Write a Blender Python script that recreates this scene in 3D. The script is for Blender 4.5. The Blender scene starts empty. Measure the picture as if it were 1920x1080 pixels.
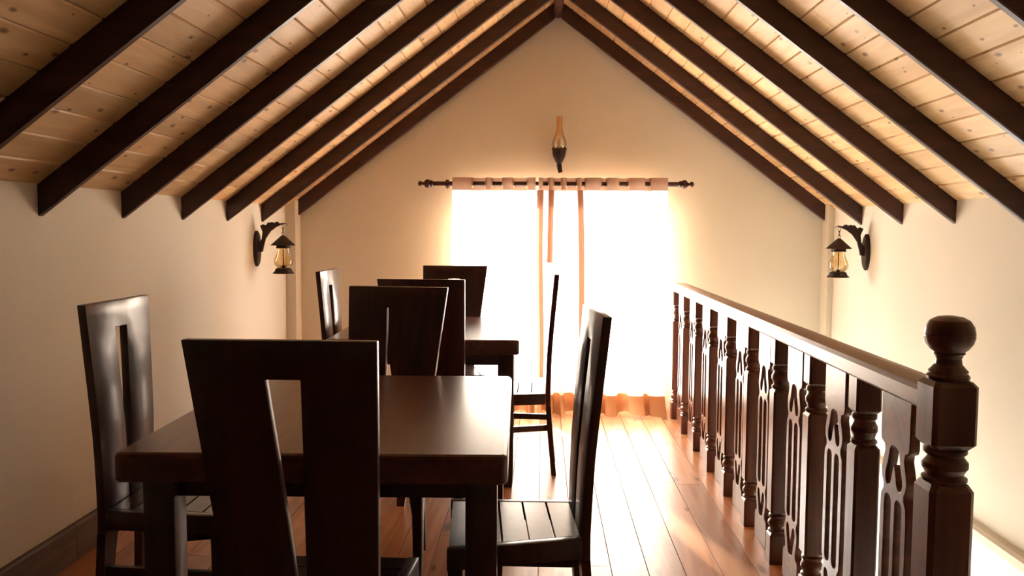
import bpy, bmesh, math, random
from mathutils import Matrix, Vector
random.seed(7)
scene = bpy.context.scene
C = bpy.context.collection

# ------------------------------------------------------------------ camera
YAW, PITCH, ROLL = .0358, .0689, .0053
cy, sy, cp, sp = math.cos(YAW), math.sin(YAW), math.cos(PITCH), math.sin(PITCH)
fw = Vector((-sy*cp, cy*cp, -sp)); rt = Vector((cy, sy, 0)); up = rt.cross(fw)
cr, sr = math.cos(ROLL), math.sin(ROLL)
rt, up = rt*cr + up*sr, up*cr - rt*sr
cam_d = bpy.data.cameras.new('camera'); cam = bpy.data.objects.new('camera', cam_d); C.objects.link(cam)
cam_d.sensor_width = 36; cam_d.lens = 36*1600/1920; cam_d.clip_start = .02
M = Matrix((rt, up, -fw)).transposed().to_4x4(); M.translation = (0, 0, 1.4)
cam.matrix_world = M
scene.camera = cam

# ------------------------------------------------------------------ world, sun, exposure
w = bpy.data.worlds.new('sky'); scene.world = w; w.use_nodes = True
w.node_tree.nodes['Background'].inputs[0].default_value = (1, .99, .97, 1)
w.node_tree.nodes['Background'].inputs[1].default_value = 16
sun_d = bpy.data.lights.new('sun', 'SUN'); sun_d.energy = 55; sun_d.angle = .05; sun_d.color = (1, .98, .95)
sun = bpy.data.objects.new('sun', sun_d); C.objects.link(sun)
sun.location = (-3, 14, 8)
sun.rotation_euler = Vector((.26, -.90, -.30)).to_track_quat('-Z', 'Y').to_euler()
vs = scene.view_settings
vs.view_transform = 'Standard'; vs.look = 'None'; vs.exposure = .75; vs.gamma = 1; vs.use_curve_mapping = False

# ------------------------------------------------------------------ materials
def nt(name):
    m = bpy.data.materials.new(name); m.use_nodes = True
    return m, m.node_tree.nodes, m.node_tree.links, m.node_tree.nodes['Principled BSDF']

def wood(name, dark, light, rough, grain=(14, 1.2, 14), bump=.05, knots=False, coat=0, vary=.18, spec=.5):
    m, N, L, b = nt(name)
    tc = N.new('ShaderNodeTexCoord'); oi = N.new('ShaderNodeObjectInfo')
    add = N.new('ShaderNodeVectorMath'); add.operation = 'ADD'
    sc = N.new('ShaderNodeVectorMath'); sc.operation = 'SCALE'; sc.inputs['Scale'].default_value = 37
    com = N.new('ShaderNodeCombineXYZ')
    for i in range(3): L.new(oi.outputs['Random'], com.inputs[i])
    L.new(com.outputs[0], sc.inputs[0]); L.new(tc.outputs['Object'], add.inputs[0]); L.new(sc.outputs[0], add.inputs[1])
    mp = N.new('ShaderNodeMapping'); mp.inputs['Scale'].default_value = grain; L.new(add.outputs[0], mp.inputs[0])
    n1 = N.new('ShaderNodeTexNoise'); n1.inputs['Scale'].default_value = 1.6; n1.inputs['Detail'].default_value = 7
    n1.inputs['Distortion'].default_value = .9; L.new(mp.outputs[0], n1.inputs['Vector'])
    rp = N.new('ShaderNodeValToRGB')
    rp.color_ramp.elements[0].color = (*dark, 1); rp.color_ramp.elements[1].color = (*light, 1)
    rp.color_ramp.elements[0].position = .32; rp.color_ramp.elements[1].position = .68
    L.new(n1.outputs['Fac'], rp.inputs[0]); col = rp.outputs[0]
    hv = N.new('ShaderNodeHueSaturation')
    mr = N.new('ShaderNodeMapRange'); mr.inputs['To Min'].default_value = 1-vary; mr.inputs['To Max'].default_value = 1+vary
    L.new(oi.outputs['Random'], mr.inputs[0]); L.new(mr.outputs[0], hv.inputs['Value']); L.new(col, hv.inputs['Color']); col = hv.outputs[0]
    if knots:
        mk = N.new('ShaderNodeMapping'); mk.inputs['Scale'].default_value = knots; L.new(add.outputs[0], mk.inputs[0])
        vo = N.new('ShaderNodeTexVoronoi'); vo.voronoi_dimensions = '2D'; vo.inputs['Scale'].default_value = 1
        L.new(mk.outputs[0], vo.inputs['Vector'])
        wn = N.new('ShaderNodeMath'); wn.operation = 'MULTIPLY_ADD'; wn.inputs[1].default_value = .12; wn.inputs[2].default_value = .02
        sx = N.new('ShaderNodeSeparateColor'); L.new(vo.outputs['Color'], sx.inputs[0]); L.new(sx.outputs[0], wn.inputs[0])
        dv = N.new('ShaderNodeMath'); dv.operation = 'DIVIDE'; L.new(vo.outputs['Distance'], dv.inputs[0]); L.new(wn.outputs[0], dv.inputs[1])
        kr = N.new('ShaderNodeValToRGB'); kr.color_ramp.elements[0].position = .35; kr.color_ramp.elements[1].position = 1
        kr.color_ramp.elements[0].color = (.22, .10, .06, 1); kr.color_ramp.elements[1].color = (1, 1, 1, 1)
        L.new(dv.outputs[0], kr.inputs[0])
        mx = N.new('ShaderNodeMix'); mx.data_type = 'RGBA'; mx.blend_type = 'MULTIPLY'; mx.inputs[0].default_value = .85
        L.new(col, mx.inputs[6]); L.new(kr.outputs[0], mx.inputs[7]); col = mx.outputs[2]
    L.new(col, b.inputs['Base Color'])
    b.inputs['Roughness'].default_value = rough
    b.inputs['Specular IOR Level'].default_value = spec
    b.inputs['Coat Weight'].default_value = coat; b.inputs['Coat Roughness'].default_value = .18
    bp = N.new('ShaderNodeBump'); bp.inputs['Strength'].default_value = bump; bp.inputs['Distance'].default_value = .004
    L.new(n1.outputs['Fac'], bp.inputs['Height']); L.new(bp.outputs[0], b.inputs['Normal'])
    return m

def plaster(name, a, b2, rough=.75):
    m, N, L, b = nt(name)
    tc = N.new('ShaderNodeTexCoord')
    n = N.new('ShaderNodeTexNoise'); n.inputs['Scale'].default_value = 1.7; n.inputs['Detail'].default_value = 5
    L.new(tc.outputs['Object'], n.inputs['Vector'])
    r = N.new('ShaderNodeValToRGB'); r.color_ramp.elements[0].color = (*a, 1); r.color_ramp.elements[1].color = (*b2, 1)
    r.color_ramp.elements[0].position = .3; r.color_ramp.elements[1].position = .7
    L.new(n.outputs['Fac'], r.inputs[0]); L.new(r.outputs[0], b.inputs['Base Color'])
    n2 = N.new('ShaderNodeTexNoise'); n2.inputs['Scale'].default_value = 160; L.new(tc.outputs['Object'], n2.inputs['Vector'])
    bp = N.new('ShaderNodeBump'); bp.inputs['Strength'].default_value = .06; bp.inputs['Distance'].default_value = .003
    L.new(n2.outputs['Fac'], bp.inputs['Height']); L.new(bp.outputs[0], b.inputs['Normal'])
    b.inputs['Roughness'].default_value = rough; b.inputs['Specular IOR Level'].default_value = .25
    return m

def metal(name, col, rough=.45, met=.6):
    m, N, L, b = nt(name)
    tc = N.new('ShaderNodeTexCoord'); n = N.new('ShaderNodeTexNoise'); n.inputs['Scale'].default_value = 60
    L.new(tc.outputs['Object'], n.inputs['Vector'])
    r = N.new('ShaderNodeValToRGB'); r.color_ramp.elements[0].color = (*[c*.6 for c in col], 1); r.color_ramp.elements[1].color = (*[min(1, c*1.4) for c in col], 1)
    L.new(n.outputs['Fac'], r.inputs[0]); L.new(r.outputs[0], b.inputs['Base Color'])
    b.inputs['Metallic'].default_value = met; b.inputs['Roughness'].default_value = rough
    return m

def thin_glass(name, low, high=None, z0=0, z1=1, gloss=.12):
    m = bpy.data.materials.new(name); m.use_nodes = True; N = m.node_tree.nodes; L = m.node_tree.links
    N.remove(N['Principled BSDF'])
    t = N.new('ShaderNodeBsdfTransparent'); g = N.new('ShaderNodeBsdfGlossy'); g.inputs['Roughness'].default_value = .04
    lw = N.new('ShaderNodeLayerWeight'); lw.inputs[0].default_value = .35
    mx = N.new('ShaderNodeMixShader'); ma = N.new('ShaderNodeMath'); ma.operation = 'MULTIPLY_ADD'; ma.use_clamp = True
    ma.inputs[1].default_value = .6; ma.inputs[2].default_value = gloss*.4
    L.new(lw.outputs['Fresnel'], ma.inputs[0]); L.new(ma.outputs[0], mx.inputs[0])
    L.new(t.outputs[0], mx.inputs[1]); L.new(g.outputs[0], mx.inputs[2]); L.new(mx.outputs[0], N['Material Output'].inputs[0])
    t.inputs[0].default_value = (*low, 1)
    if high:
        tc = N.new('ShaderNodeTexCoord'); sx = N.new('ShaderNodeSeparateXYZ'); mr = N.new('ShaderNodeMapRange')
        mr.inputs['From Min'].default_value = z0; mr.inputs['From Max'].default_value = z1
        L.new(tc.outputs['Object'], sx.inputs[0]); L.new(sx.outputs[2], mr.inputs[0])
        mc = N.new('ShaderNodeMix'); mc.data_type = 'RGBA'; mc.inputs[6].default_value = (*low, 1); mc.inputs[7].default_value = (*high, 1)
        L.new(mr.outputs[0], mc.inputs[0]); L.new(mc.outputs[2], t.inputs[0])
    return m

def cloth(name, col, trans, fac):
    m = bpy.data.materials.new(name); m.use_nodes = True; N = m.node_tree.nodes; L = m.node_tree.links
    N.remove(N['Principled BSDF'])
    d = N.new('ShaderNodeBsdfDiffuse'); t = N.new('ShaderNodeBsdfTranslucent'); mx = N.new('ShaderNodeMixShader')
    tc = N.new('ShaderNodeTexCoord'); wv = N.new('ShaderNodeTexNoise'); wv.inputs['Scale'].default_value = 9; wv.inputs['Detail'].default_value = 6
    L.new(tc.outputs['Object'], wv.inputs['Vector'])
    for sh, c in ((d, col), (t, trans)):
        r = N.new('ShaderNodeValToRGB'); r.color_ramp.elements[0].color = (*[k*.9 for k in c], 1); r.color_ramp.elements[1].color = (*c, 1)
        L.new(wv.outputs['Fac'], r.inputs[0]); L.new(r.outputs[0], sh.inputs[0])
    mx.inputs[0].default_value = fac
    L.new(d.outputs[0], mx.inputs[1]); L.new(t.outputs[0], mx.inputs[2]); L.new(mx.outputs[0], N['Material Output'].inputs[0])
    return m

MAT = dict(
    wall=plaster('cream_plaster', (.77, .71, .60), (.81, .75, .64)),
    lower=plaster('white_plaster', (.84, .80, .72), (.88, .84, .77)),
    pine=wood('knotty_pine', (.65, .385, .175), (.80, .535, .275), .5, (10, 1.0, 10), .04, knots=(9, 4.5, 1), vary=.12),
    beam=wood('dark_beam', (.030, .007, .006), (.066, .017, .013), .42, (1.5, 14, 14), .05),
    dark=wood('mahogany', (.026, .007, .005), (.062, .017, .011), .30, (14, 14, 1.5), .03, coat=.3),
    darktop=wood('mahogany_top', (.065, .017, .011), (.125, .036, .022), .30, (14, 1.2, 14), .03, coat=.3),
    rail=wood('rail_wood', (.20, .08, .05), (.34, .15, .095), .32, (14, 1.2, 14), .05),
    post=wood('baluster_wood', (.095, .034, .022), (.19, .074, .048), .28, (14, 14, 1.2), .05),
    floor=wood('floor_wood', (.40, .155, .066), (.60, .28, .13), .30, (9, .9, 9), .05, knots=(5, 1.6, 1), vary=.26, spec=.38),
    base=wood('baseboard_wood', (.06, .03, .02), (.13, .07, .045), .4, (14, 1.2, 14), .05),
    iron=metal('dark_iron', (.03, .012, .010), .5, .4),
    brass=metal('grommet_metal', (.55, .42, .3), .3, 1),
    white=plaster('painted_frame', (.78, .75, .7), (.82, .79, .74), .5),
    pane=thin_glass('window_glass', (.97, .98, .97), gloss=.05),
    amber=thin_glass('amber_glass', (.98, .86, .64), gloss=.25),
    chimney=thin_glass('chimney_glass', (.98, .96, .92), (.95, .70, .36), .035, .13, gloss=.5),
    curtain=cloth('curtain_cloth', (.82, .54, .36), (.95, .89, .80), .55),
    header=cloth('curtain_header', (.62, .42, .33), (.62, .40, .28), .15),
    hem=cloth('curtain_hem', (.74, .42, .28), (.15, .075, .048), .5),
    bottom=cloth('curtain_bottom_hem', (.82, .40, .19), (.20, .085, .035), .5),
    bulb=plaster('bulb_glass', (.8, .72, .6), (.85, .76, .62), .2),
)

# ------------------------------------------------------------------ helpers
def box(bm, x0, x1, y0, y1, z0, z1):
    r = bmesh.ops.create_cube(bm, size=1)
    for v in r['verts']:
        v.co = Vector((x0+(v.co.x+.5)*(x1-x0), y0+(v.co.y+.5)*(y1-y0), z0+(v.co.z+.5)*(z1-z0)))
    return r['verts']

def loft(bm, rings, caps=True, closed=True):
    vr = [[bm.verts.new(p) for p in r] for r in rings]
    n = len(vr[0])
    for a, b in zip(vr, vr[1:]):
        for i in range(n if closed else n-1):
            bm.faces.new((a[i], a[(i+1) % n], b[(i+1) % n], b[i]))
    if caps:
        bm.faces.new(list(reversed(vr[0]))); bm.faces.new(vr[-1])

def lathe(bm, prof, n=20, c=(0, 0), caps=True):
    loft(bm, [[(c[0]+r*math.cos(2*math.pi*i/n), c[1]+r*math.sin(2*math.pi*i/n), z) for i in range(n)] for r, z in prof], caps)

def prism(bm, pts, f0, f1):
    """pts 2D outline, f0/f1 map a 2D point to the two 3D sides"""
    loft(bm, [[f0(p) for p in pts], [f1(p) for p in pts]])

def tube(bm, path, rad, n=8, caps=True):
    path = [Vector(p) for p in path]; rings = []
    for i, p in enumerate(path):
        t = (path[min(i+1, len(path)-1)] - path[max(i-1, 0)]).normalized()
        a = t.orthogonal().normalized() if i == 0 else (prev - t*prev.dot(t)).normalized()
        prev = a; b = t.cross(a); r = rad[i] if isinstance(rad, (list, tuple)) else rad
        rings.append([tuple(p + a*r*math.cos(2*math.pi*k/n) + b*r*math.sin(2*math.pi*k/n)) for k in range(n)])
    loft(bm, rings, caps)

def mesh_of(bm, name, m, smooth=False):
    bmesh.ops.recalc_face_normals(bm, faces=bm.faces)
    me = bpy.data.meshes.new(name); bm.to_mesh(me); bm.free()
    me.materials.append(MAT[m] if isinstance(m, str) else m)
    if smooth:
        me.polygons.foreach_set('use_smooth', [True]*len(me.polygons))
        me.set_sharp_from_angle(angle=math.radians(24))
    return me

def link(name, me, parent=None, loc=(0, 0, 0), rot=(0, 0, 0)):
    o = bpy.data.objects.new(name, me); C.objects.link(o); o.location = loc; o.rotation_euler = rot
    if parent: o.parent = parent
    return o

def part(name, bm, m, parent=None, smooth=False, loc=(0, 0, 0), rot=(0, 0, 0), bevel=0):
    if bevel:
        bmesh.ops.recalc_face_normals(bm, faces=bm.faces)
        ed = [e for e in bm.edges if len(e.link_faces) == 2 and e.calc_face_angle(0) > .7]
        bmesh.ops.bevel(bm, geom=ed, offset=bevel, segments=2, affect='EDGES', profile=.5)
    return link(name, mesh_of(bm, name, m, smooth or bevel > 0), parent, loc, rot)

def empty(name, loc=(0, 0, 0), rz=0):
    o = bpy.data.objects.new(name, None); C.objects.link(o); o.location = loc; o.rotation_euler = (0, 0, rz)
    o.empty_display_size = .1
    return o

def tag(o, label, cat, group=None):
    o['label'] = label; o['category'] = cat
    if group: o['group'] = group
    return o

def struct(o, label=None, cat=None):
    o['kind'] = 'structure'
    if label: o['label'] = label
    if cat: o['category'] = cat
    return o

def nb(): return bmesh.new()

def copy_tree(o, parent=None):
    c = o.copy(); C.objects.link(c); c.parent = parent
    for ch in list(o.children): copy_tree(ch, c)
    return c

def outline_mesh(name, loops, thick, m, bev=.003):
    """flat board with holes: filled 2D curve, extruded, bevelled; lies in local XY"""
    cu = bpy.data.curves.new(name, 'CURVE'); cu.dimensions = '2D'; cu.fill_mode = 'BOTH'
    cu.extrude = thick/2-bev; cu.bevel_depth = bev; cu.bevel_resolution = 1; cu.offset = -bev
    for lp in loops:
        s = cu.splines.new('POLY'); s.points.add(len(lp)-1); s.use_cyclic_u = True
        for p, q in zip(s.points, lp): p.co = (q[0], q[1], 0, 1)
    tmp = bpy.data.objects.new(name, cu); C.objects.link(tmp)
    dg = bpy.context.evaluated_depsgraph_get(); dg.update()
    me = bpy.data.meshes.new_from_object(tmp.evaluated_get(dg), depsgraph=dg)
    bpy.data.objects.remove(tmp); bpy.data.curves.remove(cu)
    me.materials.clear(); me.materials.append(MAT[m]); me.name = name
    return me

def smooth_loop(pts, n=5, closed=True):
    out = []; k = len(pts)
    for i in range(k if closed else k-1):
        p = [Vector(pts[(i+j-1) % k]) if closed else Vector(pts[max(0, min(k-1, i+j-1))]) for j in range(4)]
        for s in range(n):
            t = s/n
            out.append(.5*((2*p[1]) + (p[2]-p[0])*t + (2*p[0]-5*p[1]+4*p[2]-p[3])*t*t + (3*p[1]-p[0]-3*p[2]+p[3])*t**3))
    if not closed: out.append(Vector(pts[-1]))
    return out

# ------------------------------------------------------------------ room shell
XL, XR, YN, YG = -1.965, 2.172, -4.2, 6.6
XM = (XL+XR)/2; ZE = 1.5625; SL = .755
ZA = ZE + SL*(XR-XL)/2
def zc(x): return ZA - SL*abs(x-XM)
LOW = -2.6; XO = 1.075; YO = 1.0        # stairwell: X > XO, Y > YO

bm = nb(); box(bm, XL-.15, XL, YN, YG, -.25, ZE+.02)
struct(part('wall_left', bm, 'wall'), 'cream plastered low wall on the left under the rafters', 'wall')
bm = nb(); box(bm, XR, XR+.15, YN, YG, -.10, ZE+.02)
struct(part('wall_right', bm, 'wall'), 'cream plastered wall on the right above the stairwell', 'wall')
bm = nb(); box(bm, XR, XR+.15, YN, YG, LOW, -.10)
struct(part('wall_right_lower', bm, 'lower'), 'white lower wall of the stairwell below the ledge', 'wall')

W0, W1, WZ0, WZ1 = -.70, .95, .20, 1.70      # glazed opening behind the curtains
S0, S1, SZ0, SZ1 = 1.20, 2.05, -2.1, -.22    # stairwell window below floor level
bm = nb()
def gp(pts): prism(bm, pts, lambda p: (p[0], YG, p[1]), lambda p: (p[0], YG+.16, p[1]))
gp([(XL-.15, -.25), (W0, -.25), (W0, zc(W0)+.03), (XL-.15, zc(XL)-.08)])
gp([(W0, -.25), (W1, -.25), (W1, WZ0), (W0, WZ0)])
gp([(W0, WZ1), (W1, WZ1), (W1, zc(W1)+.03), (XM, ZA+.03), (W0, zc(W0)+.03)])
gp([(W1, LOW), (S0, LOW), (S0, zc(S0)+.03), (W1, zc(W1)+.03)])
gp([(S0, SZ1), (S1, SZ1), (S1, zc(S1)+.03), (S0, zc(S0)+.03)])
gp([(S0, LOW), (S1, LOW), (S1, SZ0), (S0, SZ0)])
gp([(S1, LOW), (XR+.15, LOW), (XR+.15, zc(XR)-.08), (S1, zc(S1)+.03)])
struct(part('wall_gable', bm, 'wall'), 'cream plastered gable wall at the far end', 'wall')
bm = nb(); prism(bm, [(XL-.15, LOW), (XR+.15, LOW), (XR+.15, ZE+.02), (XM, ZA+.05), (XL-.15, ZE+.02)], lambda p: (p[0], YN-.15, p[1]), lambda p: (p[0], YN, p[1]))
struct(part('wall_near', bm, 'wall'), 'cream gable wall behind the viewer', 'wall')
bm = nb(); box(bm, XO-.1, XO-.03, YO-.1, YG, LOW, -.21); box(bm, XO-.03, XR, YO-.1, YO, LOW, -.21)
struct(part('wall_stairwell', bm, 'lower'), 'white stairwell wall below the floor edge', 'wall')
bm = nb(); box(bm, XO-.1, XR+.15, YO-.1, YG, LOW-.1, LOW)
struct(part('floor_lower', bm, 'lower'), 'pale floor at the foot of the stairwell', 'floor')  # out of view; made pale so it bounces more light up the stairwell
for i, (x0, x1) in enumerate(((XL, -1.887), (2.127, XR))):
    bm = nb(); box(bm, x0, x1, 6.46, YG, 0 if i == 0 else -.1, zc(x0 if i == 0 else x1)+.05)
    struct(part('trim_%d' % (i+1), bm, 'wall', bevel=.003), ('cream corner pilaster beside the left lantern', 'cream corner pilaster beside the right lantern')[i], 'pilaster')
bm = nb()
prism(bm, [(XR+.01, -.125), (XR-.035, -.125), (XR-.045, -.10), (XR-.045, -.06), (XR-.03, -.045), (XR+.01, -.035)], lambda p: (p[0], YO, p[1]), lambda p: (p[0], YG, p[1]))
struct(part('trim_3', bm, 'wall'), 'cream ledge moulding along the stairwell wall at floor level', 'moulding')

# floor: sub-floor slab and single boards
bm = nb(); box(bm, XL-.05, XO-.02, YN, YG, -.2, -.024); box(bm, XO-.02, XR, YN, YO-.02, -.2, -.024)
floor = struct(part('floor', bm, 'base'), 'glossy reddish brown plank floor of the loft', 'floor')
bw = .1505
def board(x0, x1, y0, y1):
    g = .0016; L_, W_ = (y1-y0)/2-g, (x1-x0)/2-g; c = .0003
    bm = nb(); prism(bm, [(-W_, -.024), (W_, -.024), (W_, -c), (W_-c, 0), (-W_+c, 0), (-W_, -c)], lambda p: (p[0], -L_, p[1]), lambda p: (p[0], L_, p[1]))
    part('floorboard', bm, 'floor', floor, loc=((x0+x1)/2, (y0+y1)/2, 0))
x = XL; k = 0
while x < XO-.01:
    x1 = min(x+bw, XO); y = YN
    first = .5+((k*.77) % 1.7)
    while y < YG-.01:
        y1 = min(y+(first if y == YN else random.choice((.9, 1.2, 1.5, 1.8))), YG)
        if YG-y1 < .4: y1 = YG
        board(x, x1, y, y1); y = y1
    x = x1; k += 1
x = XO
while x < XR-.01:
    x1 = min(x+bw, XR); board(x, x1, YN, -.6); board(x, x1, -.6, YO); x = x1

# ceiling: roof deck, boards, rafters, ridge beam
bm = nb()
a = math.atan(SL); th = .2
prism(bm, [(XL-.2, zc(XL-.2)+.02), (XM, ZA+.02), (XR+.2, zc(XR+.2)+.02), (XR+.2, zc(XR+.2)+th), (XM, ZA+th), (XL-.2, zc(XL-.2)+th)], lambda p: (p[0], YN-.15, p[1]), lambda p: (p[0], YG+.2, p[1]))
ceil = struct(part('ceiling', bm, 'pine'), 'sloping knotty pine ceiling with dark rafters', 'ceiling')
slope_len = (XR-XL)/2/math.cos(a); NP = 20; pw = slope_len/NP
for side in (-1, 1):
    for i in range(NP):
        s = (i+.5)*pw                                # distance from the eave up the slope
        xe = XL if side < 0 else XR
        cx = xe - side*s*math.cos(a); cz = ZE + s*math.sin(a)
        y = YN; cuts = [YN]
        y = YN + random.uniform(.8, 3.4)
        while y < YG-.7: cuts.append(y); y += random.uniform(2.4, 3.6)
        cuts.append(YG)
        for y0, y1 in zip(cuts, cuts[1:]):
            W_ = pw/2-.0008; L_ = (y1-y0)/2-.0008; c = .005
            bm = nb(); prism(bm, [(-W_, .018), (W_, .018), (W_, c), (W_-c, 0), (-W_+c, 0), (-W_, c)], lambda p: (p[0], -L_, p[1]), lambda p: (p[0], L_, p[1]))
            part('ceiling_board', bm, 'pine', ceil, loc=(cx, (y0+y1)/2, cz), rot=(0, side*a, 0))
RD = .122; RWD = .036
def rafter(side, y0, xe):
    bm = nb(); b = .005; xa = XM + side*.022
    sec = [(y0+b, -RD), (y0+RWD-b, -RD), (y0+RWD, -RD+b), (y0+RWD, .004), (y0, .004), (y0, -RD+b)]
    loft(bm, [[(xe, yy, zc(xe)+dz) for yy, dz in sec], [(xa, yy, zc(xa)+dz) for yy, dz in sec]])
    part('rafter', bm, 'beam', ceil)
for i in range(-11, 5):
    y = 3.266+.661*i
    rafter(-1, y, XL); rafter(1, y, XR)
rafter(-1, 6.543, -1.887); rafter(1, 6.543, 2.127)
bm = nb()
prism(bm, [(-.034, ZA-.02), (-.034, ZA-.10), (-.024, ZA-.122), (0, ZA-.132), (.024, ZA-.122), (.034, ZA-.10), (.034, ZA-.02)], lambda p: (XM+p[0], YN, p[1]), lambda p: (XM+p[0], YG-.005, p[1]))
part('ridge_beam', bm, 'beam', ceil)

# baseboard on the left wall, in lengths
bb = struct(empty('baseboard_left', (XL, 0, 0)), 'dark wooden baseboard along the left wall', 'baseboard')
for y0, y1 in ((-4.2, -2.4), (-2.4, -.6), (-.6, 1.45), (1.45, 3.43), (3.43, 4.9), (4.9, 6.46)):
    bm = nb(); prism(bm, [(0, 0), (.02, 0), (.02, .145), (.014, .155), (0, .158)], lambda p: (p[0], y0+.002, p[1]), lambda p: (p[0], y1-.002, p[1]))
    part('baseboard_length', bm, 'base', bb)

# windows
def window(name, x0, x1, z0, z1, label, cols):
    wd = struct(empty(name, ((x0+x1)/2, YG+.08, z0)), label, 'window')
    def wp(nm, a0, a1, c0, c1, y0, y1, m):
        bm = nb(); box(bm, a0-(x0+x1)/2, a1-(x0+x1)/2, y0-YG-.08, y1-YG-.08, c0-z0, c1-z0); return part(nm, bm, m, wd)
    t = .045
    wp('frame_stile', x0, x0+t, z0, z1, YG+.06, YG+.12, 'white'); wp('frame_stile', x1-t, x1, z0, z1, YG+.06, YG+.12, 'white')
    wp('frame_rail', x0+t, x1-t, z0, z0+t, YG+.06, YG+.12, 'white'); wp('frame_rail', x0+t, x1-t, z1-t, z1, YG+.06, YG+.12, 'white')
    cw = (x1-x0-2*t)/cols
    for i in range(cols):
        if i: wp('mullion', x0+t+cw*i-.015, x0+t+cw*i+.015, z0+t, z1-t, YG+.065, YG+.115, 'white')
        wp('pane', x0+t+cw*i+(.015 if i else 0), x0+t+cw*(i+1)-(.015 if i < cols-1 else 0), z0+t, z1-t, YG+.088, YG+.092, 'pane')
window('window_1', W0, W1, WZ0, WZ1, 'bright glazed opening behind the curtains', 2)
window('window_2', S0, S1, SZ0, SZ1, 'stairwell window below the loft floor', 1)

# ------------------------------------------------------------------ dining tables
def make_table():
    t = empty('dining_table')
    w, l, h, tk = .51, .60, .82, .078
    def rr(r, e, n=4):
        out = []
        for sx, sy_, a0 in ((1, 1, 0), (-1, 1, 90), (-1, -1, 180), (1, -1, 270)):
            for k in range(n+1):
                q = math.radians(a0+90*k/n); out.append((sx*(w-r)+(r-e)*math.cos(q), sy_*(l-r)+(r-e)*math.sin(q)))
        return out
    bm = nb()
    loft(bm, [[(x, y, z) for x, y in rr(.022, e)] for e, z in ((.006, h-tk), (0, h-tk+.006), (0, h-.012), (.004, h-.004), (.012, h))])
    part('tabletop', bm, 'darktop', t, smooth=True)
    for sx in (-1, 1):
        for s_ in (-1, 1):
            bm = nb(); cx, cyy = sx*(w-.073), s_*(l-.150); q = .043
            loft(bm, [[(cx+i*k, cyy+j*k, z) for i, j in ((-1, -1), (1, -1), (1, 1), (-1, 1))] for k, z in ((q*.85, 0), (q, .10), (q, h-tk))])
            part('leg', bm, 'dark', t, bevel=.004)
    for s_ in (-1, 1):
        bm = nb(); box(bm, -w+.115, w-.115, s_*(l-.145)-.012, s_*(l-.145)+.012, h-tk-.075, h-tk); part('apron', bm, 'dark', t)
        bm = nb(); box(bm, s_*(w-.05)-.012, s_*(w-.05)+.012, -l+.19, l-.19, h-tk-.075, h-tk); part('apron', bm, 'dark', t)
    return t
t1 = make_table(); t1.location = (-.612, 2.735, 0); t1.rotation_euler.z = math.radians(1.6)
t2 = copy_tree(t1); t2.location = (-.645, 5.015, 0); t2.rotation_euler.z = math.radians(1.6)
tag(t1, 'dark mahogany dining table nearest the viewer', 'table', 'dining tables in the loft')
tag(t2, 'dark mahogany dining table farther away, near the curtained window', 'table', 'dining tables in the loft')

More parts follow.
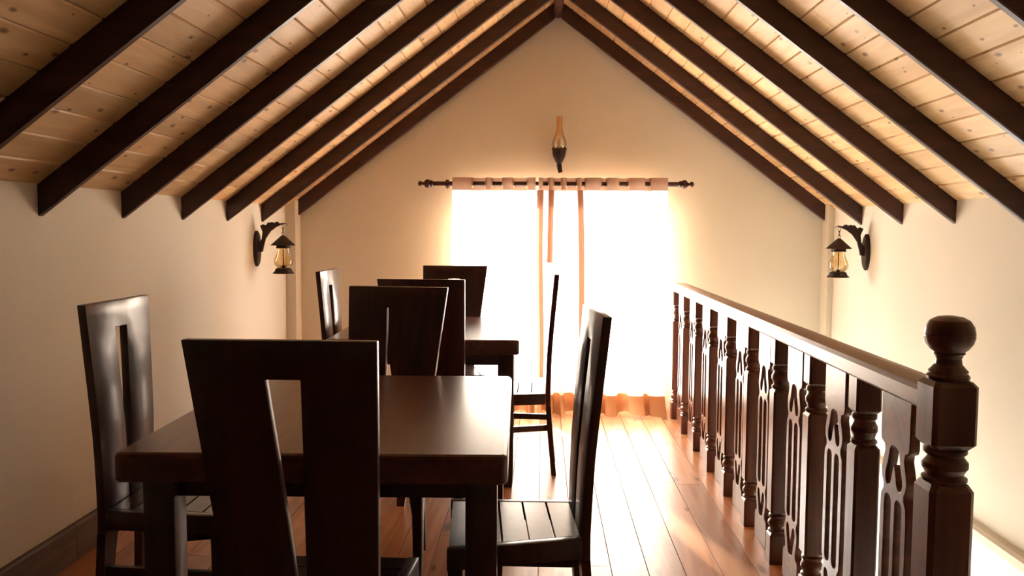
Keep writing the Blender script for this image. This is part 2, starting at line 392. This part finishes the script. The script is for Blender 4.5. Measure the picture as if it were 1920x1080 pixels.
# ------------------------------------------------------------------ dining chairs
def yb(z):      # rear face of the back, leaning and curved
    P = [(0, -.036), (.22, -.014), (.41, -.001), (.50, 0), (.70, -.006), (.885, -.020), (1.15, -.043)]
    for (a0, v0), (a1, v1) in zip(P, P[1:]):
        if z <= a1: return v0+(v1-v0)*(z-a0)/(a1-a0)
    return P[-1][1]
def xl(z): return -.135-.085*(z-.477)/.673          # slanted outer edge
def xr_(z): return .212+.008*(z-.477)/.673
def sl_(z): return .034-.068*(z-.477)/.583          # slot edges
SR = .046
def make_chair():
    c = empty('dining_chair'); T = .028
    # back: one slab with a tapering slot open between two planks
    bm = nb(); ZS = 1.06
    zs = [.40, .44, .48, .56, .64, .72, .80, .88, .96, ZS, 1.105, 1.15]
    V = {}
    for i, z in enumerate(zs):
        xs = [xl(z), sl_(min(z, ZS)), SR, xr_(z)]
        for j, x in enumerate(xs):
            V[i, j, 0] = bm.verts.new((x, yb(z), z)); V[i, j, 1] = bm.verts.new((x, yb(z)+T, z))
    for i in range(len(zs)-1):
        for j in range(3):
            if j == 1 and zs[i+1] <= ZS:
                for jj in (1, 2): bm.faces.new([V[i, jj, 0], V[i+1, jj, 0], V[i+1, jj, 1], V[i, jj, 1]])
                continue
            for s in (0, 1): bm.faces.new([V[i, j, s], V[i, j+1, s], V[i+1, j+1, s], V[i+1, j, s]])
        for jj in (0, 3): bm.faces.new([V[i, jj, 0], V[i+1, jj, 0], V[i+1, jj, 1], V[i, jj, 1]])
    n = len(zs)-1
    for j in range(3): bm.faces.new([V[n, j, 0], V[n, j+1, 0], V[n, j+1, 1], V[n, j, 1]])
    for j in (0, 2): bm.faces.new([V[0, j, 0], V[0, j+1, 0], V[0, j+1, 1], V[0, j, 1]])
    i = zs.index(ZS); bm.faces.new([V[i, 1, 0], V[i, 2, 0], V[i, 2, 1], V[i, 1, 1]])
    bmesh.ops.recalc_face_normals(bm, faces=bm.faces)
    ed = [e for e in bm.edges if len(e.link_faces) == 2 and e.calc_face_angle(0) > .9]
    bmesh.ops.bevel(bm, geom=ed, offset=.003, segments=2, affect='EDGES', profile=.5)
    part('backrest', bm, 'dark', c, smooth=True)
    for x0, x1, d in ((xl(.4), xl(.4)+.085, 1), (xr_(.4)-.085, xr_(.4), -1)):        # rear legs continue the planks
        bm = nb(); R = []
        for z, k in ((0, .45), (.12, .62), (.26, .82), (.40, 1)):
            a0, a1 = (x0, x0+(x1-x0)*k) if d > 0 else (x1-(x1-x0)*k, x1)
            R.append([(a0, yb(z), z), (a1, yb(z), z), (a1, yb(z)+T, z), (a0, yb(z)+T, z)])
        loft(bm, R); part('leg', bm, 'dark', c)
    D = .43
    BL, BR, FL, FR = -.15, .215, -.235, .245            # seat trapezoid
    def ex(y, l): return (BL+(FL-BL)*y/D) if l else (BR+(FR-BR)*y/D)
    for l in (1, 0):                                     # side rails
        s = 1 if l else -1; bm = nb()
        loft(bm, [[(ex(y, l), y, .415), (ex(y, l)+s*.032, y, .415), (ex(y, l)+s*.032, y, .477), (ex(y, l), y, .477)] for y in (T, D)])
        part('seat_rail', bm, 'dark', c, bevel=.003)
        bm = nb(); x0 = ex(D, l)+s*.022; x1 = (xl(.26) if l else xr_(.26))+s*.018
        loft(bm, [[(x1+i*.010, T*.5, .27+k*.017) for i, k in ((-1, -1), (1, -1), (1, 1), (-1, 1))], [(x0+i*.010, D-.03, .27+k*.017) for i, k in ((-1, -1), (1, -1), (1, 1), (-1, 1))]])
        part('stretcher', bm, 'dark', c)
        bm = nb(); x0 = ex(D, l)
        loft(bm, [[(x0+s*(.022+i*q), D-.024+j*q, z) for i, j in ((-1, -1), (1, -1), (1, 1), (-1, 1))] for q, z in ((.015, 0), (.021, .415))])
        part('leg', bm, 'dark', c, bevel=.003)
    bm = nb(); box(bm, FL+.034, FR-.034, D-.03, D-.004, .415, .452); part('seat_rail', bm, 'dark', c)
    bm = nb(); box(bm, BL+.03, BR-.03, T+.002, T+.024, .415, .452); part('seat_rail', bm, 'dark', c)
    ys = [T+.004+(D-T-.004)*i/5 for i in range(6)]
    for y0, y1 in zip(ys, ys[1:]):
        y1 -= .007; bm = nb()
        p = [(ex(y0, 1)+.0325, y0), (ex(y0, 0)-.0325, y0), (ex(y1, 0)-.0325, y1), (ex(y1, 1)+.0325, y1)]
        prism(bm, p, lambda q: (q[0], q[1], .455), lambda q: (q[0], q[1], .477))
        part('seat_slat', bm, 'dark', c)
    return c
chair = make_chair()
R90 = math.pi/2
spots = [   # x, y, rotation, label
    (-.586, 1.905, 0, 'dark slatted high-back chair nearest the viewer, its back towards us'),
    (-1.445, 2.885, -R90, 'dark high-back chair by the left wall at the nearer table'),
    (.14, 2.655, R90+math.radians(4.7), 'dark high-back chair at the right side of the nearer table, slatted seat showing'),
    (-.625, 3.625, math.pi-math.radians(8), 'dark high-back chair at the far end of the nearer table'),
    (-.60, 4.228, -math.radians(4), 'dark high-back chair at the near end of the farther table'),
    (-1.262, 5.07, -R90, 'pale-gleaming high-back chair by the left wall at the farther table'),
    (.05, 4.905, R90, 'dark high-back chair seen edge-on at the right of the farther table'),
    (-.595, 5.77, math.pi, 'dark high-back chair against the window light beyond the farther table'),
]
for i, (x, y, rz, lab) in enumerate(spots):
    o = chair if i == 0 else copy_tree(chair)
    o.location = (x, y, 0); o.rotation_euler = (0, 0, rz)
    tag(o, lab, 'chair', 'dining chairs around the two tables')

# ------------------------------------------------------------------ balustrade
bal = tag(empty('balustrade', (1.0, 4.2, 0)), 'dark turned wooden balustrade with newel post along the stairwell', 'balustrade')
BX, BY = 1.0, 4.2
def sq(h, c, z):      # chamfered square ring (8 points)
    return [(h, -h+c, z), (h, h-c, z), (h-c, h, z), (-h+c, h, z), (-h, h-c, z), (-h, -h+c, z), (-h+c, -h, z), (h-c, -h, z)]
def post_block(bm, h, c, z0, z1, e=.012):
    loft(bm, [sq(h-e*.8, c, z0), sq(h, c, z0+e), sq(h, c, z1-e), sq(h-e*.8, c, z1)])
def rings(z0, z1, r):
    n = z1-z0
    return [(r*.80, z0), (r*.98, z0+.06*n), (r*.98, z0+.14*n), (r*.80, z0+.2*n), (r*.86, z0+.3*n), (r*1.0, z0+.42*n), (r*1.0, z0+.56*n), (r*.84, z0+.68*n), (r*.78, z0+.74*n), (r*.94, z0+.82*n), (r*.94, z0+.92*n), (r*.76, z1)]
bm = nb(); h = .039; c = .007
loft(bm, [sq(h, c, 0), sq(h, c, .122), sq(h*.8, c, .132)])
lathe(bm, rings(.130, .212, .040), 20)
post_block(bm, h, c, .210, .742)
lathe(bm, rings(.740, .842, .040), 20)
loft(bm, [sq(h*.8, c, .840), sq(h, c, .850), sq(h, c, .955)])
bal_me = mesh_of(bm, 'baluster', 'post', True)
SPC = .459; Y0 = 6.32
by = [Y0-SPC*i for i in range(9)]
for y in by: link('baluster', bal_me, bal, (0, y-BY, 0))
# pierced splat: outline in (u, z), holes = two bell-shaped piercings with a tongue and two long slots
def splat_loops():
    def mir(z): return .92-z
    half = [(.098, .955), (.098, .815), (.092, .800), (.070, .792), (.066, .775), (.078, .745), (.086, .72), (.082, .695), (.070, .678), (.070, .665), (.086, .645), (.089, .60)]
    low = [(x, mir(z)) for x, z in reversed(half[1:])] + [(.098, .0)]
    rside = half+low
    out = rside + [(-x, z) for x, z in reversed(rside)]
    def bell(f):
        p = [(0, .800), (.018, .793), (.024, .775), (.030, .745), (.040, .715), (.038, .690), (.027, .683), (.017, .692), (.011, .715), (0, .748),
             (-.011, .715), (-.017, .692), (-.027, .683), (-.038, .690), (-.040, .715), (-.030, .745), (-.024, .775), (-.018, .793)]
        return [tuple(v) for v in smooth_loop([(x*1.36, f(z)) for x, z in p], 2)]
    def slot(cx):
        w_, z0, z1 = .0215, mir(.655), .655
        return [(cx+w_*math.cos(q), z1-.02+.02*math.sin(q)) for q in [math.pi*k/6 for k in range(7)]] + \
               [(cx-w_*math.cos(q), z0+.02-.02*math.sin(q)) for q in [math.pi*k/6 for k in range(7)]]
    return [out, bell(lambda z: z), bell(mir), slot(-.0355), slot(.0355)]
sp_me = outline_mesh('splat', splat_loops(), .028, 'post')
for y in by:
    yn = y-SPC/2 if y != by[-1] else (y+2.12)/2
    link('splat', sp_me, bal, (0, yn-BY, 0), (R90, 0, R90))
bm = nb()
sec = [(-.046, .955), (.046, .955), (.052, .962), (.052, 1.000), (.044, 1.012), (.020, 1.022), (-.020, 1.022), (-.044, 1.012), (-.052, 1.000), (-.052, .962)]
prism(bm, sec, lambda p: (p[0], 2.165-BY, p[1]), lambda p: (p[0], 6.42-BY, p[1]))
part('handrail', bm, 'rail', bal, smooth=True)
bm = nb(); H = .054
loft(bm, [sq(H, .012, 0), sq(H, .012, .765), sq(H*.82, .012, .782)])
lathe(bm, rings(.780, .872, .054), 24)
post_block(bm, H, .010, .870, 1.036)
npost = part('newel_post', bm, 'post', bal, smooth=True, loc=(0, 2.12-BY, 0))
bm = nb()
lathe(bm, [(.036, 1.034), (.048, 1.038), (.050, 1.046), (.044, 1.053), (.046, 1.058), (.040, 1.064), (.031, 1.075), (.029, 1.088), (.033, 1.098), (.037, 1.101), (.036, 1.106), (.044, 1.112), (.054, 1.126), (.0585, 1.143), (.0575, 1.147), (.0585, 1.150), (.055, 1.168), (.045, 1.183), (.030, 1.191), (.012, 1.194)], 28)
part('ball_finial', bm, 'post', npost, smooth=True)

# ------------------------------------------------------------------ curtain rod and curtains
RY, RZ = 6.475, 1.741
rod = tag(empty('curtain_rod', (.09, RY, RZ)), 'dark wooden curtain rod with turned finials above the window', 'curtain rod')
def xrot(bm): bmesh.ops.rotate(bm, verts=bm.verts, cent=(0, 0, 0), matrix=Matrix.Rotation(R90, 3, 'Y'))
bm = nb(); lathe(bm, [(.0175, -.93), (.0175, .93)], 16); xrot(bm); part('pole', bm, 'beam', rod, smooth=True)
for s in (-1, 1):
    bm = nb(); lathe(bm, [(.0175, .925), (.026, .930), (.026, .938), (.020, .942), (.030, .952), (.033, .966), (.030, .980), (.018, .990), (.012, .998), (.010, 1.004), (.018, 1.012), (.021, 1.022), (.017, 1.032), (.006, 1.038)], 18)
    xrot(bm)
    if s < 0: bmesh.ops.scale(bm, vec=(-1, 1, 1), verts=bm.verts)
    part('finial', bm, 'beam', rod, smooth=True)
    bm = nb(); xb = .815*s-(.0 if s > 0 else -.0)
    tube(bm, [(xb, .115, -.01), (xb, .05, -.012), (xb, .0, -.028)], .010, 8)
    lathe(bm, [(.030, xb-.012), (.030, xb+.012)], 16)
    vs_ = bm.verts[-32:]
    bmesh.ops.rotate(bm, verts=vs_, cent=(0, 0, 0), matrix=Matrix.Rotation(R90, 3, 'Y'))
    bm2 = part('bracket', bm, 'beam', rod, smooth=True)

def curtain(name, segs, label, hems=()):
    """segs: front stretches [x0,x1] of the heading; the cloth passes behind the pole between them"""
    cur = tag(empty(name, (sum(segs[0])/2, RY, 0)), label, 'curtain', 'curtains at the far window')
    ox = sum(segs[0])/2
    A = .042; nodes = []; cross = []
    for i, (x0, x1) in enumerate(segs):
        nodes += [(x0, -A*.75), ((x0+x1)/2, -A*1.15), (x1, -A*.75)]
        if i < len(segs)-1:
            x2 = segs[i+1][0]; g = x2-x1
            cross += [x1+g*.07, x2-g*.07]
            nodes += [(x1+g*.14, A*.8), (x1+g*.5, A*1.1), (x1+g*.86, A*.8)]
    path = smooth_loop(nodes, 4, False)
    xa, xb = path[0][0], path[-1][0]
    def sheet(zs, m, nm, parent, off=0):
        bm = nb(); rows = []
        for z in zs:
            row = []
            for k, p in enumerate(path):
                u = k/len(path); fl = max(0, 1-z/.17)
                sway = .014*math.sin(3.1*z+9*u)*(1-z/1.79)
                am = 1+.25*(1-z/1.79)
                yy = p[1]*am - .15*fl**1.5 - .035*fl*math.sin(23*u+1.3) - .018*fl*math.sin(57*u) - .012*(1-z/1.79)
                zz = z + (.020*math.sin(17*u+.6)+.012*math.sin(41*u)+.014)*fl**2
                row.append(bm.verts.new((p[0]+sway-ox, yy+off, max(zz, .006))))
            rows.append(row)
        for r0, r1 in zip(rows, rows[1:]):
            for k in range(len(path)-1): bm.faces.new((r0[k], r0[k+1], r1[k+1], r1[k]))
        return part(nm, bm, m, parent, smooth=True)
    sheet([.145, .16] + [.18+(1.692-.18)*i/22 for i in range(23)], 'curtain', 'cloth', cur)
    sheet([.004+.141*i/9 for i in range(10)], 'bottom', 'bottom_hem', cur)
    sheet([1.692, 1.715, 1.741, 1.765, 1.787], 'header', 'heading_band', cur)
    for (x0, x1, ztop, zbot, dx) in hems:
        bm = nb(); rows = []
        for i in range(13):
            z = ztop+(zbot-ztop)*i/12; q = dx*(1-z/ztop)
            am = 1+.25*(1-z/1.79)
            rows.append([bm.verts.new((x0+(x1-x0)*u+q-ox+.014*math.sin(3.1*z+9*(x0-xa)/(xb-xa))*(1-z/1.79), -A*1.22*am-.006-.012*(1-z/1.79)+.012*abs(u-.5), z)) for u in (0, .25, .5, .75, 1)])
        for r0, r1 in zip(rows, rows[1:]):
            for j in range(4): bm.faces.new((r0[j], r0[j+1], r1[j+1], r1[j]))
        part('folded_hem', bm, 'hem', cur, smooth=True)
    for x in cross:
        bm = nb(); n, k = 16, 6
        loft(bm, [[((.026+.004*math.cos(2*math.pi*j/k))*0+.004*math.sin(2*math.pi*j/k), (.026+.004*math.cos(2*math.pi*j/k))*math.cos(2*math.pi*i/n), (.026+.004*math.cos(2*math.pi*j/k))*math.sin(2*math.pi*i/n)) for j in range(k)] for i in range(n+1)], caps=False)
        part('grommet', bm, 'brass', cur, smooth=True, loc=(x-ox, 0, RZ))
    return cur
curtain('curtain', [(-.685, -.544), (-.427, -.395), (-.302, -.234), (-.113, -.058)], 'sunlit peach curtain panel on the left half of the window')
curtain('curtain', [(-.034, -.008), (.042, .075), (.137, .165), (.258, .285), (.318, .431), (.480, .560), (.645, .754), (.806, .930)], 'sunlit peach curtain panel on the right half, beside the balustrade',
        hems=[(-.046, .004, 1.692, .28, 0), (.040, .082, 1.692, 1.15, -.01), (.255, .298, 1.692, .45, .05)])

# ------------------------------------------------------------------ wall lanterns
def lantern(sgn, xw, y, label):
    t = tag(empty('wall_lantern', (xw, y, 1.27)), label, 'lantern', 'iron wall lanterns')
    # local: +x*sgn points into the room
    k = .0036/6
    def L(px, py): return (sgn*((px-312)*k*.93-.002), (455-py)*k+.03)   # traced crop pixels to metres off the wall
    bm = nb(); n = 24
    ring = lambda d, s: [(sgn*d, .056*s*math.cos(2*math.pi*i/n), -.012+.122*s*math.sin(2*math.pi*i/n)) for i in range(n)]
    loft(bm, [ring(0, 1), ring(.014, 1), ring(.022, .88)])
    part('wall_plate', bm, 'iron', t, smooth=True)
    arm = [(345, 565), (400, 562), (412, 500), (440, 410), (500, 330), (570, 280), (640, 250), (672, 245), (672, 230), (612, 238), (598, 222), (572, 218), (556, 240), (540, 226), (514, 222), (498, 238), (484, 224), (462, 240), (460, 262), (462, 300), (446, 262), (412, 248), (376, 266), (404, 286), (414, 312), (416, 345), (404, 400), (380, 440), (345, 470)]
    bm = nb(); pts = [L(*p) for p in arm]
    vs0 = [bm.verts.new((p[0], -.009, p[1])) for p in pts]; vs1 = [bm.verts.new((p[0], .009, p[1])) for p in pts]
    f0 = bm.faces.new(vs0); f1 = bm.faces.new(list(reversed(vs1)))
    for i in range(len(pts)): bm.faces.new((vs0[i], vs1[i], vs1[(i+1) % len(pts)], vs0[(i+1) % len(pts)]))
    bmesh.ops.triangulate(bm, faces=[f0, f1])
    arm_o = part('scroll_arm', bm, 'iron', t)
    bm = nb(); hx, hz = L(660, 240)
    tube(bm, [(hx, 0, hz), (hx+sgn*.014, 0, hz+.002), (hx+sgn*.03, 0, hz-.006)], .0022, 6); part('hook', bm, 'iron', arm_o)
    cx = L(655, 0)[0]
    Z = lambda py: (455-py)*k+.03
    for i, (z0, z1) in enumerate(((Z(248), Z(300)), (Z(285), Z(345)), (Z(332), Z(382)))):
        bm = nb(); n = 14; rx, rz_ = .0075, (z0-z1)/2
        tube(bm, [((cx + rx*math.cos(q)) if i % 2 == 0 else cx, 0 if i % 2 == 0 else rx*math.cos(q), (z0+z1)/2+rz_*math.sin(q)) for q in [2*math.pi*j/n for j in range(n+1)]], .0018, 6, False)
        part('chain_link', bm, 'iron', t)
    def lp(nm, prof, m, smooth=True, caps=True):
        bm = nb(); lathe(bm, prof, 28, (cx, 0), caps); return part(nm, bm, m, t, smooth)
    lp('cap', [(.006, Z(372)), (.018, Z(384)), (.080, Z(480)), (.083, Z(487)), (.076, Z(487)), (.046, Z(490)), (.046, Z(508)), (.050, Z(512)), (.050, Z(519)), (.042, Z(521))], 'iron')
    lp('glass_globe', [(.040, Z(519)), (.042, Z(560)), (.050, Z(600)), (.062, Z(640)), (.066, Z(670)), (.062, Z(700)), (.050, Z(728)), (.036, Z(748))], 'amber', True, False)
    bm = nb(); prof = [(.036, Z(745)), (.050, Z(749)), (.054, Z(760)), (.058, Z(785)), (.070, Z(802)), (.069, Z(808)), (.02, Z(806))]
    n = 36
    loft(bm, [[(cx+r*(1+(.05 if (i//2) % 2 and r > .055 else 0))*math.cos(2*math.pi*i/n), r*(1+(.05 if (i//2) % 2 and r > .055 else 0))*math.sin(2*math.pi*i/n), z) for i in range(n)] for r, z in prof])
    part('scalloped_base', bm, 'iron', t, smooth=True)
    bm = nb(); lathe(bm, [(.010, Z(748)), (.010, Z(715)), (.004, Z(712)), (.003, Z(530))], 10, (cx, 0)); part('lamp_stem', bm, 'iron', t, smooth=True)
lantern(1, XL, 5.785, 'iron wall lantern with amber globe on the left wall')
lantern(-1, XR, 5.80, 'iron wall lantern with amber globe on the right wall')

# wall lamp with a glass chimney above the curtain rod
t = tag(empty('wall_lamp', (.118, YG, 1.83)), 'oil-style wall lamp with tall glass chimney above the curtain rod', 'lamp')
ly = -.085
bm = nb(); lathe(bm, [(.012, .058), (.030, .085), (.044, .115), (.051, .145), (.052, .168), (.048, .176), (.03, .178)], 22, (0, ly)); cup = part('cup', bm, 'iron', t, smooth=True)
for q in range(10):
    bm = nb(); a_ = 2*math.pi*q/10; tube(bm, [(.049*math.cos(a_), ly+.049*math.sin(a_), .165), (.052*math.cos(a_), ly+.052*math.sin(a_), .178), (.049*math.cos(a_), ly+.049*math.sin(a_), .190)], [.006, .005, .002], 6)
    part('gallery_prong', bm, 'iron', cup)
bm = nb(); tube(bm, [(.012, ly-.002, 0), (.006, ly, .02), (0, ly, .062)], [.017, .018, .020], 12); part('stem', bm, 'iron', t, smooth=True)
bm = nb(); tube(bm, [(0, ly, .10), (0, ly*.5, .095), (0, 0, .11)], .010, 10); loft(bm, [[(.028*math.cos(2*math.pi*i/18), yy, .11+.028*math.sin(2*math.pi*i/18)) for i in range(18)] for yy in (-.008, 0)])
part('wall_bracket', bm, 'iron', t, smooth=True)
bm = nb(); zz = .178
lathe(bm, [(.040, 0), (.052, .012), (.057, .030), (.054, .052), (.042, .085), (.030, .118), (.023, .150), (.021, .20), (.0215, .246)], 26, (0, 0), False)
part('glass_chimney', bm, 'chimney', t, smooth=True, loc=(0, ly, zz))
bm = nb(); lathe(bm, [(.012, .176), (.014, .20), (.016, .225), (.010, .25), (.003, .262)], 12, (0, ly)); part('bulb', bm, 'bulb', t, smooth=True)
